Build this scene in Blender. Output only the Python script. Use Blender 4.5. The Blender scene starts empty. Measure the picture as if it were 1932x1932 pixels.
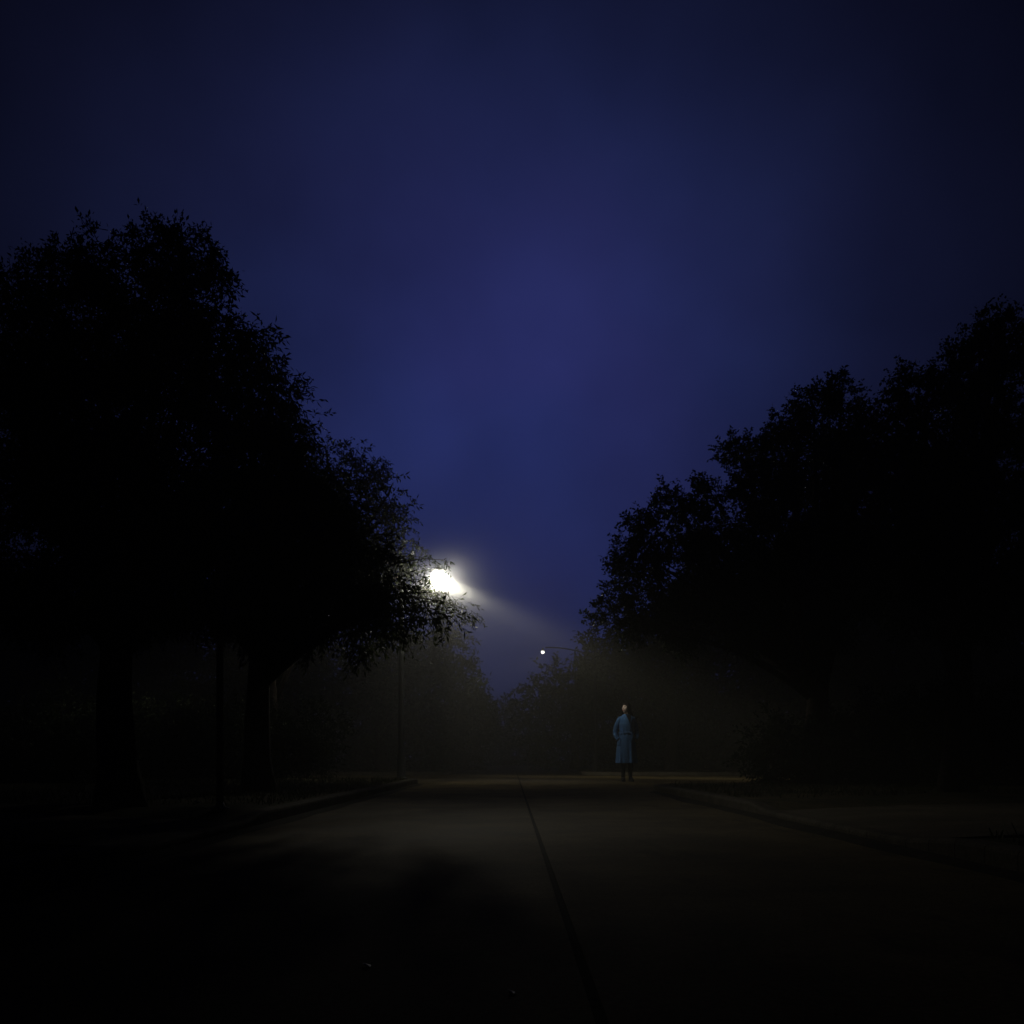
import bpy, bmesh, math, random
import numpy as np
from mathutils import Vector, Matrix

# ------------------------------------------------------------------ camera, sky, exposure
scene = bpy.context.scene
COL = scene.collection
H = 0.49                      # eye height of the low camera
FPX = 1856.0                  # focal length in pixels of a 1932 px picture
HOR = 1432.0

cam_d = bpy.data.cameras.new("camera")
cam = bpy.data.objects.new("camera", cam_d)
COL.objects.link(cam)
cam.location = (0, 0, H)
cam.rotation_euler = (math.radians(90), 0, 0)
cam_d.sensor_width = 36.0
cam_d.lens = FPX / 1932 * 36
cam_d.shift_y = (HOR - 966) / 1932
cam_d.clip_start = 0.05
cam_d.clip_end = 2000
scene.camera = cam

world = bpy.data.worlds.new("World")
scene.world = world
world.use_nodes = True
wt = world.node_tree
wt.nodes.clear()
def wn(t, **k):
    n = wt.nodes.new(t)
    for a, b in k.items():
        setattr(n, a, b)
    return n
def wmath(op, a, b=None, clamp=False):
    n = wn('ShaderNodeMath', operation=op)
    n.use_clamp = clamp
    for i, v in enumerate((a, b)):
        if v is None: continue
        if isinstance(v, (int, float)): n.inputs[i].default_value = v
        else: wt.links.new(v, n.inputs[i])
    return n.outputs[0]
SKY_BLUE = (0.0172, 0.0265, 0.124, 1)
SKY_VIOLET = (0.0195, 0.0243, 0.117, 1)
tc = wn('ShaderNodeTexCoord')
nrm = wn('ShaderNodeVectorMath', operation='NORMALIZE')
wt.links.new(tc.outputs['Generated'], nrm.inputs[0])
dot = wn('ShaderNodeVectorMath', operation='DOT_PRODUCT')
wt.links.new(nrm.outputs[0], dot.inputs[0])
gd = Vector((-0.01, 1.0, 0.35)).normalized()
dot.inputs[1].default_value = gd
ang = wmath('ARCCOSINE', wmath('MINIMUM', dot.outputs['Value'], 0.99999))
q = wmath('DIVIDE', ang, math.radians(18.3))
g = wmath('EXPONENT', wmath('MULTIPLY', wmath('POWER', q, 1.8), -1.0))
noise = wn('ShaderNodeTexNoise')
noise.inputs['Scale'].default_value = 5.0
noise.inputs['Detail'].default_value = 4
noise.inputs['Roughness'].default_value = 0.5
wt.links.new(nrm.outputs[0], noise.inputs['Vector'])
noise2 = wn('ShaderNodeTexNoise')
noise2.inputs['Scale'].default_value = 3.4
noise2.inputs['Detail'].default_value = 2
wt.links.new(nrm.outputs[0], noise2.inputs['Vector'])
cl = wmath('ADD', wmath('MULTIPLY', noise.outputs['Fac'], 0.95), 0.53)
g2 = wmath('ADD', wmath('MULTIPLY', wmath('MULTIPLY', g, cl), 0.97), 0.018)
mixc = wn('ShaderNodeMix', data_type='RGBA')
ramp = wn('ShaderNodeMapRange')
ramp.inputs['From Min'].default_value = 0.38
ramp.inputs['From Max'].default_value = 0.62
wt.links.new(noise2.outputs['Fac'], ramp.inputs['Value'])
wt.links.new(ramp.outputs[0], mixc.inputs[0])
mixc.inputs[6].default_value = SKY_BLUE
mixc.inputs[7].default_value = SKY_VIOLET
outer = wn('ShaderNodeMix', data_type='RGBA')      # sky colour turns greyer away from the glow
wt.links.new(wmath('POWER', g, 0.5), outer.inputs[0])
outer.inputs[6].default_value = (0.021, 0.0245, 0.068, 1)
wt.links.new(mixc.outputs[2], outer.inputs[7])
bg1 = wn('ShaderNodeBackground')
wt.links.new(outer.outputs[2], bg1.inputs['Color'])
wt.links.new(g2, bg1.inputs['Strength'])
sky = wn('ShaderNodeTexSky')
sky.sky_type = 'NISHITA'
sky.sun_disc = False
sky.sun_elevation = math.radians(-6)
sky.sun_rotation = math.radians(0)
bg2 = wn('ShaderNodeBackground')
wt.links.new(sky.outputs[0], bg2.inputs['Color'])
bg2.inputs['Strength'].default_value = 0.004
addw = wn('ShaderNodeAddShader')
wt.links.new(bg1.outputs[0], addw.inputs[0])
wt.links.new(bg2.outputs[0], addw.inputs[1])
wo = wn('ShaderNodeOutputWorld')
wt.links.new(addw.outputs[0], wo.inputs['Surface'])

scene.view_settings.view_transform = 'Standard'
scene.view_settings.look = 'None'
scene.view_settings.exposure = 0
scene.view_settings.gamma = 1
cy = scene.cycles
cy.use_denoising = True
try:
    cy.denoiser = 'OPENIMAGEDENOISE'
except Exception:
    pass
cy.use_adaptive_sampling = False
cy.light_sampling_threshold = 0.0
cy.max_bounces = 6
cy.diffuse_bounces = 3
cy.glossy_bounces = 2
cy.transmission_bounces = 4
cy.volume_bounces = 1
cy.sample_clamp_indirect = 2.0
cy.caustics_reflective = False
cy.caustics_refractive = False

LAMP_MAIN = 3600.0
LAMP_FAR = 160.0
HAZE_DENSITY = 0.0052
LAMP_COL = (1.0, 0.94, 0.77)

rng = np.random.default_rng(7)
random.seed(7)

# ------------------------------------------------------------------ helpers
def P(px, py, D):
    """place seen at pixel (px, py) of the 1932 px photograph, at distance D"""
    return Vector(((px - 966) / FPX * D, D, H + (HOR - py) / FPX * D))

def tag(o, label=None, cat=None, group=None, kind=None):
    if label: o["label"] = label
    if cat: o["category"] = cat
    if group: o["group"] = group
    if kind: o["kind"] = kind
    return o

def empty(name, loc, rz=0.0):
    o = bpy.data.objects.new(name, None)
    o.empty_display_size = 0.2
    o.location = loc
    o.rotation_euler = (0, 0, rz)
    COL.objects.link(o)
    return o

def link_mesh(name, me, mat, parent=None, smooth=True):
    o = bpy.data.objects.new(name, me)
    COL.objects.link(o)
    if mat: me.materials.append(mat)
    if parent: o.parent = parent
    if smooth and len(me.polygons):
        me.polygons.foreach_set('use_smooth', np.ones(len(me.polygons), dtype=bool))
    me.update()
    return o

def from_bm(name, bm, mat, parent=None, smooth=True):
    bmesh.ops.recalc_face_normals(bm, faces=bm.faces)
    me = bpy.data.meshes.new(name)
    bm.to_mesh(me)
    bm.free()
    return link_mesh(name, me, mat, parent, smooth)

def quads_mesh(name, V, k=4):
    """V: (n,k,3) separate faces"""
    n = V.shape[0]
    me = bpy.data.meshes.new(name)
    me.vertices.add(n * k)
    me.vertices.foreach_set('co', V.reshape(-1).astype(np.float32))
    me.loops.add(n * k)
    me.loops.foreach_set('vertex_index', np.arange(n * k, dtype=np.int32))
    me.polygons.add(n)
    me.polygons.foreach_set('loop_start', np.arange(0, n * k, k, dtype=np.int32))
    me.update(calc_edges=True)
    return me

def tube(bm, pts, rads, seg=10, cap=True, sy=1.0):
    pts = [Vector(p) for p in pts]
    rings = []
    up = Vector((0, 0, 1))
    prev = None
    for i, p in enumerate(pts):
        if i == 0: d = pts[1] - p
        elif i == len(pts) - 1: d = p - pts[i - 1]
        else: d = pts[i + 1] - pts[i - 1]
        d.normalize()
        if prev is None:
            a = Vector((1, 0, 0)) if abs(d.z) > 0.9 else up
            u = d.cross(a).normalized()
        else:
            u = prev - d * prev.dot(d)
            u.normalize()
        prev = u
        v = d.cross(u)
        ring = []
        for k in range(seg):
            t = 2 * math.pi * k / seg
            ring.append(bm.verts.new(p + (u * math.cos(t) + v * math.sin(t) * sy) * rads[i]))
        rings.append(ring)
    for a, b in zip(rings, rings[1:]):
        for k in range(seg):
            bm.faces.new((a[k], a[(k + 1) % seg], b[(k + 1) % seg], b[k]))
    if cap:
        bm.faces.new(rings[0][::-1])
        bm.faces.new(rings[-1])

def rings_loft(bm, rings, closed=True, cap=True):
    vr = [[bm.verts.new(p) for p in r] for r in rings]
    n = len(vr[0])
    for a, b in zip(vr, vr[1:]):
        for k in range(n if closed else n - 1):
            bm.faces.new((a[k], a[(k + 1) % n], b[(k + 1) % n], b[k]))
    if cap and closed:
        bm.faces.new(vr[0][::-1])
        bm.faces.new(vr[-1])
    return vr

def lathe(bm, prof, seg=24, axis_loc=(0, 0, 0), sx=1.0, sy=1.0):
    rings = []
    for r, z in prof:
        rings.append([Vector((axis_loc[0] + r * sx * math.cos(2 * math.pi * k / seg),
                              axis_loc[1] + r * sy * math.sin(2 * math.pi * k / seg),
                              axis_loc[2] + z)) for k in range(seg)])
    rings_loft(bm, rings)

def box(bm, x0, x1, y0, y1, z0, z1):
    v = [bm.verts.new((x, y, z)) for z in (z0, z1) for y in (y0, y1) for x in (x0, x1)]
    for f in ((0, 2, 3, 1), (4, 5, 7, 6), (0, 1, 5, 4), (2, 6, 7, 3), (0, 4, 6, 2), (1, 3, 7, 5)):
        bm.faces.new([v[i] for i in f])

# ------------------------------------------------------------------ materials
def mat(name, base, rough=0.6, spec=0.5, metal=0.0, var=0.0, scale=8.0, base2=None, bump=0.0, bscale=60.0,
        sheen=0.0, emit=None, estr=0.0):
    m = bpy.data.materials.new(name)
    m.use_nodes = True
    nt = m.node_tree
    b = nt.nodes['Principled BSDF']
    b.inputs['Roughness'].default_value = rough
    b.inputs['Specular IOR Level'].default_value = spec
    b.inputs['Metallic'].default_value = metal
    b.inputs['Base Color'].default_value = (*base, 1)
    if sheen:
        b.inputs['Sheen Weight'].default_value = sheen
    if emit:
        b.inputs['Emission Color'].default_value = (*emit, 1)
        b.inputs['Emission Strength'].default_value = estr
    tcn = nt.nodes.new('ShaderNodeTexCoord')
    if base2 is not None:
        n = nt.nodes.new('ShaderNodeTexNoise')
        n.inputs['Scale'].default_value = scale
        n.inputs['Detail'].default_value = 6
        n.inputs['Roughness'].default_value = 0.6
        nt.links.new(tcn.outputs['Object'], n.inputs['Vector'])
        r = nt.nodes.new('ShaderNodeValToRGB')
        r.color_ramp.elements[0].position = 0.35
        r.color_ramp.elements[0].color = (*base, 1)
        r.color_ramp.elements[1].position = 0.68
        r.color_ramp.elements[1].color = (*base2, 1)
        nt.links.new(n.outputs['Fac'], r.inputs['Fac'])
        nt.links.new(r.outputs['Color'], b.inputs['Base Color'])
    if bump:
        n2 = nt.nodes.new('ShaderNodeTexNoise')
        n2.inputs['Scale'].default_value = bscale
        n2.inputs['Detail'].default_value = 5
        nt.links.new(tcn.outputs['Object'], n2.inputs['Vector'])
        bp = nt.nodes.new('ShaderNodeBump')
        bp.inputs['Strength'].default_value = bump
        bp.inputs['Distance'].default_value = 0.02
        nt.links.new(n2.outputs['Fac'], bp.inputs['Height'])
        nt.links.new(bp.outputs['Normal'], b.inputs['Normal'])
    return m

def leaf_mat(name, dark, light, trans=0.35, rough=0.42):
    m = bpy.data.materials.new(name)
    m.use_nodes = True
    nt = m.node_tree
    b = nt.nodes['Principled BSDF']
    out = nt.nodes['Material Output']
    geo = nt.nodes.new('ShaderNodeNewGeometry')
    r = nt.nodes.new('ShaderNodeValToRGB')
    r.color_ramp.elements[0].color = (*dark, 1)
    r.color_ramp.elements[1].color = (*light, 1)
    nt.links.new(geo.outputs['Random Per Island'], r.inputs['Fac'])
    nt.links.new(r.outputs['Color'], b.inputs['Base Color'])
    b.inputs['Roughness'].default_value = rough
    b.inputs['Specular IOR Level'].default_value = 0.45 if rough < 0.5 else 0.15
    tr = nt.nodes.new('ShaderNodeBsdfTranslucent')
    nt.links.new(r.outputs['Color'], tr.inputs['Color'])
    mx = nt.nodes.new('ShaderNodeMixShader')
    mx.inputs[0].default_value = trans
    nt.links.new(b.outputs[0], mx.inputs[1])
    nt.links.new(tr.outputs[0], mx.inputs[2])
    nt.links.new(mx.outputs[0], out.inputs['Surface'])
    return m

def ground_mat(name, c0, c1, c2, s0, s1, rough, bump, bscale, bdist=0.006, stains=True):
    m = bpy.data.materials.new(name)
    m.use_nodes = True
    nt = m.node_tree
    b = nt.nodes['Principled BSDF']
    tcn = nt.nodes.new('ShaderNodeTexCoord')
    def noi(scale, det, rou, vec=None):
        n = nt.nodes.new('ShaderNodeTexNoise')
        n.inputs['Scale'].default_value = scale
        n.inputs['Detail'].default_value = det
        n.inputs['Roughness'].default_value = rou
        nt.links.new(vec or tcn.outputs['Object'], n.inputs['Vector'])
        return n.outputs['Fac']
    def rampc(fac, a, ca, bb, cb):
        r = nt.nodes.new('ShaderNodeValToRGB')
        r.color_ramp.elements[0].position = a
        r.color_ramp.elements[0].color = (*ca, 1)
        r.color_ramp.elements[1].position = bb
        r.color_ramp.elements[1].color = (*cb, 1)
        nt.links.new(fac, r.inputs['Fac'])
        return r.outputs['Color']
    big = rampc(noi(s0, 5, 0.62), 0.36, c0, 0.66, c1)
    fine = rampc(noi(s1, 3, 0.7), 0.3, (0.55, 0.55, 0.55), 0.7, (1.30, 1.30, 1.30))
    mul = nt.nodes.new('ShaderNodeMix')
    mul.data_type = 'RGBA'
    mul.blend_type = 'MULTIPLY'
    mul.inputs[0].default_value = 1
    nt.links.new(big, mul.inputs[6])
    nt.links.new(fine, mul.inputs[7])
    colr = mul.outputs[2]
    if stains:
        sm = nt.nodes.new('ShaderNodeMapping')
        sm.inputs['Scale'].default_value = (1.6, 0.55, 1)
        nt.links.new(tcn.outputs['Object'], sm.inputs['Vector'])
        st = rampc(noi(1.1, 6, 0.68, sm.outputs[0]), 0.56, (0, 0, 0), 0.68, (1, 1, 1))
        mx = nt.nodes.new('ShaderNodeMix')
        mx.data_type = 'RGBA'
        nt.links.new(st, mx.inputs[0])
        nt.links.new(colr, mx.inputs[6])
        mx.inputs[7].default_value = (*c2, 1)
        colr = mx.outputs[2]
    nt.links.new(colr, b.inputs['Base Color'])
    b.inputs['Roughness'].default_value = rough
    b.inputs['Specular IOR Level'].default_value = 0.04
    bp = nt.nodes.new('ShaderNodeBump')
    bp.inputs['Strength'].default_value = bump
    bp.inputs['Distance'].default_value = bdist
    nt.links.new(noi(bscale, 6, 0.7), bp.inputs['Height'])
    nt.links.new(bp.outputs['Normal'], b.inputs['Normal'])
    return m

M_CONC = ground_mat('road_concrete', (0.075, 0.058, 0.026), (0.160, 0.122, 0.054), (0.046, 0.036, 0.018), 1.3, 70, 0.85, 0.55, 110)
M_PATH = ground_mat('apron_concrete', (0.085, 0.074, 0.052), (0.14, 0.12, 0.085), (0.055, 0.05, 0.036), 1.7, 80, 0.88, 0.5, 120)
M_KERB = ground_mat('kerb_concrete', (0.075, 0.066, 0.048), (0.13, 0.112, 0.08), (0.045, 0.04, 0.03), 3.0, 60, 0.9, 0.5, 90)
M_SOIL = ground_mat('verge_turf', (0.055, 0.06, 0.03), (0.12, 0.10, 0.055), (0.045, 0.04, 0.028), 1.8, 40, 0.95, 0.9, 35, 0.03)
M_GRND = ground_mat('ground_earth', (0.06, 0.055, 0.03), (0.11, 0.09, 0.05), (0.05, 0.045, 0.03), 0.4, 20, 0.95, 0.6, 12, 0.03)
M_TAR = mat('joint_tar', (0.006, 0.006, 0.006), 0.9, 0.02)
M_BARK = mat('bark', (0.028, 0.022, 0.017), 0.9, 0.1, base2=(0.065, 0.052, 0.04), scale=9, bump=0.9, bscale=26)
M_LEAF = leaf_mat('narrow_leaf', (0.030, 0.045, 0.016), (0.085, 0.105, 0.035))
M_LEAF_R = leaf_mat('small_leaf', (0.026, 0.042, 0.018), (0.07, 0.09, 0.04))
M_LEAF_F = leaf_mat('far_leaf', (0.034, 0.046, 0.018), (0.085, 0.10, 0.038), 0.35, 0.7)
M_SHRUB = leaf_mat('shrub_leaf', (0.022, 0.032, 0.014), (0.045, 0.058, 0.024), 0.3, 0.75)
M_GRASS = leaf_mat('grass_blade', (0.035, 0.042, 0.016), (0.075, 0.078, 0.034), 0.2, 0.8)
M_STEEL = mat('galvanised_steel', (0.22, 0.22, 0.215), 0.7, 0.3, 0.2, base2=(0.30, 0.30, 0.29), scale=14)
M_HOOD = mat('painted_hood', (0.022, 0.025, 0.022), 0.7, 0.2, base2=(0.04, 0.043, 0.04), scale=12)

# ------------------------------------------------------------------ ground, road, kerbs
KL, KR = -1.86, 2.16          # kerb faces
JX = 0.168                    # centre joint
FAR = 130.0
CS0 = {-1: 20.3, 1: 15.9}    # near edge of the cross street, left and right
CS1 = 29.6
CR = 0.9                     # corner radius

bm = bmesh.new()
bmesh.ops.create_grid(bm, x_segments=8, y_segments=8, size=600)
g = from_bm('ground', bm, M_GRND, smooth=False)
g.location = (0, 300, -0.16)
tag(g, kind='structure')

bm = bmesh.new()
def slab(x0, x1, y0, y1, z, sub=1):
    box(bm, x0, x1, y0, y1, -0.12, z)
# two rows of concrete slabs with the tarred joint between them
slab(KL + 0.001, JX - 0.014, -6, FAR, 0.004)
slab(JX + 0.014, KR - 0.001, -6, FAR, -0.006)
road = from_bm('road', bm, M_CONC, smooth=False)
tag(road, kind='structure')
bm = bmesh.new()
box(bm, JX - 0.0135, JX + 0.0135, -6, FAR, -0.10, -0.010)
tag(from_bm('road_joint', bm, M_TAR, smooth=False), kind='structure')

bm = bmesh.new()
box(bm, -90, KL - 0.001, CS0[-1] + 0.001, CS1 - 0.001, -0.12, 0.002)
box(bm, KR + 0.001, 90, CS0[1] + 0.001, CS1 - 0.001, -0.12, -0.003)
for sx in (-1, 1):                                    # rounded corner fillets of the carriageway
    kx = KL if sx < 0 else KR
    for yc, sy in ((CS0[sx] - CR, 1), (CS1 + CR, -1)):
        z0, z1 = -0.12, 0.0 if sx < 0 else -0.0045
        pts = [(kx, yc), (kx, yc + sy * CR), (kx + sx * CR, yc + sy * CR)]
        for i in range(1, 9):
            t = math.pi / 2 * (1 - i / 9)
            pts.append((kx + sx * (CR - CR * math.cos(t)), yc + sy * CR * math.sin(t)))
        a = [bm.verts.new((x, y, z0)) for x, y in pts]
        b = [bm.verts.new((x, y, z1)) for x, y in pts]
        n = len(pts)
        bm.faces.new(a); bm.faces.new(b)
        for k in range(n): bm.faces.new((a[k], a[(k + 1) % n], b[(k + 1) % n], b[k]))
tag(from_bm('cross_street', bm, M_CONC, smooth=False), kind='structure')

AL0, AL1 = 4.9, 6.9           # left apron reach along the road
AR0, AR1 = 5.4, 8.4
KW = 0.12
def drop_at(y, gap):
    """0 on the plain kerb, 1 across the dropped crossing, sloping between"""
    return max(0.0, min(1.0, (y - gap[0] + 0.55) / 0.6, (gap[1] + 0.55 - y) / 0.6))
def kerb_path(side, near):
    """points and outward normals along the kerb face, round the corner and along the cross street"""
    kx = KL if side < 0 else KR
    yc = CS0[side] - CR if near else CS1 + CR
    sy = 1 if near else -1
    out = []
    y = -6.0 if near else FAR
    while (yc - y) * sy > 0.02:
        out.append((kx, y, side, 0.0))
        st = 0.3 if 3 < y < 11 else 0.9
        y += sy * min(st, abs(yc - y))
    for i in range(9):
        t = math.pi / 2 * i / 8
        c, s_ = math.cos(t), math.sin(t)
        out.append((kx + side * (CR - CR * c), yc + sy * CR * s_, side * c, -sy * s_))
    x = CR
    while x < 60:
        x += 0.9
        out.append((kx + side * x, yc + sy * CR, 0.0, -sy))
    return out
def kerb(name, side, near, gap):
    bm = bmesh.new()
    pts = kerb_path(side, near)
    for (xa, ya, na, ma), (xb, yb, nb, mb) in zip(pts, pts[1:]):
        vs = []
        L = math.hypot(xb - xa, yb - ya)
        g_ = 0.003 / max(L, 0.05)
        for (x, y, n, m_) in ((xa + (xb - xa) * g_, ya + (yb - ya) * g_, na, ma), (xb - (xb - xa) * g_, yb - (yb - ya) * g_, nb, mb)):
            t = 0.10 - 0.048 * (drop_at(y, gap) if near else 0)
            vs.append([bm.verts.new((x + n * o, y + m_ * o, z)) for o, z in ((KW, -0.14), (KW, t), (0.02, t), (0.006, t - 0.008), (0.0, t - 0.024), (0.0, -0.14))])
        for k in range(6):
            bm.faces.new((vs[0][k], vs[0][(k + 1) % 6], vs[1][(k + 1) % 6], vs[1][k]))
        bm.faces.new(vs[0][::-1]); bm.faces.new(vs[1])
    return tag(from_bm(name, bm, M_KERB, smooth=False), kind='structure')
for side, gap in ((-1, (AL0, AL1)), (1, (AR0, AR1))):
    for near in (True, False):
        kerb('kerb_left' if side < 0 else 'kerb_right', side, near, gap)

def hnoise(x, y, s):
    return (math.sin(x * 1.7 + s) * math.cos(y * 1.1 + s * 2.1) + 0.5 * math.sin(x * 3.9 + y * 2.7 + s * 3.3)
            + 0.35 * math.sin(y * 5.3 - x * 2.1 + s))

def verge(name, side, apr, seed, near):
    """grass verge: a gently uneven sheet from the kerb outward"""
    bm = bmesh.new()
    xs = [0, 0.06, 0.15, 0.3, 0.5, 0.8, 1.2, 1.7, 2.4, 3.3, 4.5, 6.5, 10, 16, 26, 40, 70]
    if near: ys = [-6 + 0.35 * i for i in range(int((CS0[side] - CR + 6) / 0.35))] + [CS0[side] - CR + (CR - KW) * math.sin(math.pi / 2 * i / 8) for i in range(9)]
    else: ys = [CS1 + CR - (CR - KW) * math.sin(math.pi / 2 * (8 - i) / 8) for i in range(9)] + [31 + 2.0 * i for i in range(50)]
    yc = CS0[side] - CR if near else CS1 + CR
    x_in = (KL - KW) if side < 0 else (KR + KW)
    grid = []
    for y in ys:
        row = []
        past = max(0.0, (y - yc) if near else (yc - y))
        x_r = (CR - KW) - math.sqrt(max(0.0, (CR - KW) ** 2 - past ** 2))
        for x in xs:
            x = x_r + x * (1 - x_r / 70)
            h = 0.098 + min(x, 1.0) * 0.022 * hnoise(x, y, seed) + min(x, 3.0) * 0.012
            a = 0.0
            dr = drop_at(y - 0.13 * x if x < 9 else -99, apr) if near else 0
            h = h * (1 - dr) + min(h, 0.030 + 0.045 * min(1, x / 1.5)) * dr
            row.append(bm.verts.new((x_in + side * (x + 0.001), y, h)))
        grid.append(row)
    for a, b in zip(grid, grid[1:]):
        for k in range(len(xs) - 1):
            bm.faces.new((a[k], a[k + 1], b[k + 1], b[k]))
    o = from_bm(name, bm, M_SOIL)
    if o.data.polygons[0].normal.z < 0:
        o.data.flip_normals()
    return tag(o, kind='structure')
for near in (True, False):
    verge('verge_left', -1, (AL0, AL1), 1.3, near)
    verge('verge_right', 1, (AR0, AR1), 4.1, near)

def apron(name, side, y0, y1, skew):
    bm = bmesh.new()
    x_in = (KL - KW) if side < 0 else (KR + KW)
    n = 9
    top, bot = [], []
    for i in range(n):
        t = i / (n - 1)
        x = x_in + side * (0.003 + 9.0 * t)
        z = 0.052 + 0.05 * min(1, t * 6)
        a, b = y0 + skew * t, y1 + skew * t
        top.append((bm.verts.new((x, a, z)), bm.verts.new((x, b, z))))
        bot.append((bm.verts.new((x, a, z - 0.1)), bm.verts.new((x, b, z - 0.1))))
    for (a, b), (c, d) in zip(top, top[1:]): bm.faces.new((a, b, d, c))
    for (a, b), (c, d) in zip(bot, bot[1:]): bm.faces.new((a, c, d, b))
    for i in range(n - 1):
        bm.faces.new((top[i][0], top[i + 1][0], bot[i + 1][0], bot[i][0]))
        bm.faces.new((top[i][1], bot[i][1], bot[i + 1][1], top[i + 1][1]))
    bm.faces.new((top[0][0], bot[0][0], bot[0][1], top[0][1]))
    bm.faces.new((top[-1][0], top[-1][1], bot[-1][1], bot[-1][0]))
    return tag(from_bm(name, bm, M_PATH, smooth=False), kind='structure')
apron('path_left', -1, AL0, AL1, 0.9)
apron('path_right', 1, AR0, AR1, 1.2)

def gutter(name, x_face, side):
    """darker strip of uneven width along the foot of the kerb"""
    bm = bmesh.new()
    rows = []
    for i in range(127 if side > 0 else 104):
        y = -6 + i * 0.2
        w = 0.15 + 0.05 * hnoise(y * 0.8, side, 2.0) * 0.6
        rows.append([bm.verts.new((x_face + side * 0.004, y, 0.010)), bm.verts.new((x_face + side * w * 0.5, y, 0.011)), bm.verts.new((x_face + side * w, y, 0.0045 if side > 0 else -0.0055))])
    for a, b in zip(rows, rows[1:]):
        for k in range(2):
            bm.faces.new((a[k], a[k + 1], b[k + 1], b[k]))
    o = from_bm(name, bm, M_GUTTER)
    if o.data.polygons[0].normal.z < 0: o.data.flip_normals()
    return tag(o, kind='structure')
M_GUTTER = ground_mat('gutter_dark', (0.022, 0.020, 0.015), (0.045, 0.038, 0.025), (0.018, 0.016, 0.012), 6, 60, 0.9, 0.9, 60, 0.02)
gutter('gutter_left', KL, 1)
gutter('gutter_right', KR, -1)

def grass_stuff():
    n = 26000
    side = rng.random(n) < 0.5
    y = 3.0 + 30 * rng.random(n) ** 1.5
    x = 0.04 + 3.6 * rng.random(n) ** 1.3
    px = np.where(side, KL - KW - x, KR + KW + x)
    ok = ((y < np.where(side, CS0[-1], CS0[1]) - 1.2) | (y > CS1 + 1.2)) & np.where(side, (y < AL0 - 0.5) | (y > AL1 + 1.3), (y < AR0 - 0.5) | (y > AR1 + 1.6))
    px, y, x = px[ok], y[ok], x[ok]
    n = len(px)
    z = 0.085 + np.minimum(x, 3.0) * 0.012
    hgt = 0.03 + 0.06 * rng.random(n) ** 2
    a = rng.random(n) * 2 * np.pi
    w = 0.004 + 0.003 * rng.random(n)
    lean = 0.5 * hgt
    la = rng.random(n) * 2 * np.pi
    V = np.zeros((n, 4, 3))
    cx, sx = np.cos(a) * w, np.sin(a) * w
    V[:, 0] = np.stack([px - cx, y - sx, z], 1)
    V[:, 1] = np.stack([px + cx, y + sx, z], 1)
    V[:, 2] = np.stack([px + cx * .5 + np.cos(la) * lean, y + sx * .5 + np.sin(la) * lean, z + hgt], 1)
    V[:, 3] = np.stack([px - cx * .5 + np.cos(la) * lean, y - sx * .5 + np.sin(la) * lean, z + hgt], 1)
    o = link_mesh('grass', quads_mesh('grass', V), M_GRASS, smooth=False)
    tag(o, 'short rough grass growing on the verges either side of the road', 'grass', kind='stuff')
grass_stuff()

# ------------------------------------------------------------------ trees
def unit(v):
    return v / np.maximum(np.linalg.norm(v, axis=-1, keepdims=True), 1e-9)

def leaves_for(clumps, leaf_l, leaf_w, lai, droop, k=9, twig=0.28):
    """clumps: (x,y,z,r,density). returns (n,4,3) leaf faces and twig segments"""
    Vs, tw = [], []
    for (cx, cy_, cz, r, dens) in clumps:
        area = leaf_l * leaf_w * 0.55
        nl = int(lai * dens * math.pi * r * r / area)
        ns = max(4, nl // k)
        nsub = max(6, int(10 + 14 * min(r, 1.5)))
        sd = unit(rng.normal(size=(nsub, 3)))
        sc = sd * (r * (0.5 + 0.48 * rng.random((nsub, 1))))
        sr = r * (0.20 + 0.24 * rng.random(nsub))
        pick = rng.random(ns)
        idx = rng.integers(0, nsub, ns)
        d = unit(rng.normal(size=(ns, 3)))
        core = d * (r * 0.78 * rng.random((ns, 1)) ** 0.4)
        sub = sc[idx] + d * (sr[idx][:, None] * rng.random((ns, 1)) ** 0.5)
        pos = np.where((pick < 0.62)[:, None], sub, core)
        out = unit(pos + 0.25 * r * rng.normal(size=(ns, 3)))
        ax = unit(out * 0.8 + rng.normal(size=(ns, 3)) * 0.45 + np.array([0, 0, -droop]))
        L = twig * (0.6 + 0.8 * rng.random((ns, 1)))
        base = pos + np.array([cx, cy_, cz])
        tip = base + ax * L
        tw.append((base, tip))
        t = (np.arange(k) + 0.6) / k
        p = base[:, None, :] + ax[:, None, :] * (L[:, None, :] * t[None, :, None])
        p = p + rng.normal(size=p.shape) * 0.012
        side = unit(np.cross(ax, rng.normal(size=ax.shape)))
        side2 = np.cross(ax, side)
        ph = (np.arange(k) * 2.4)[None, :] + rng.random((ns, 1)) * 6.28
        rad = np.cos(ph)[..., None] * side[:, None, :] + np.sin(ph)[..., None] * side2[:, None, :]
        ld = unit(ax[:, None, :] * 0.75 + rad * 0.8 + rng.normal(size=p.shape) * 0.25 + np.array([0, 0, -0.35 * droop]))
        ll = leaf_l * (0.6 + 0.7 * rng.random((ns, k, 1)))
        ww = leaf_w * (0.7 + 0.5 * rng.random((ns, k, 1)))
        wd = unit(np.cross(ld, rng.normal(size=ld.shape)))
        nn = np.cross(ld, wd)
        V = np.zeros((ns, k, 4, 3))
        V[:, :, 0] = p
        V[:, :, 1] = p + ld * ll * 0.45 + wd * ww * 0.5 + nn * ww * 0.15
        V[:, :, 2] = p + ld * ll - nn * ll * 0.08
        V[:, :, 3] = p + ld * ll * 0.45 - wd * ww * 0.5 + nn * ww * 0.15
        Vs.append(V.reshape(-1, 4, 3))
    return np.concatenate(Vs), tw

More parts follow.
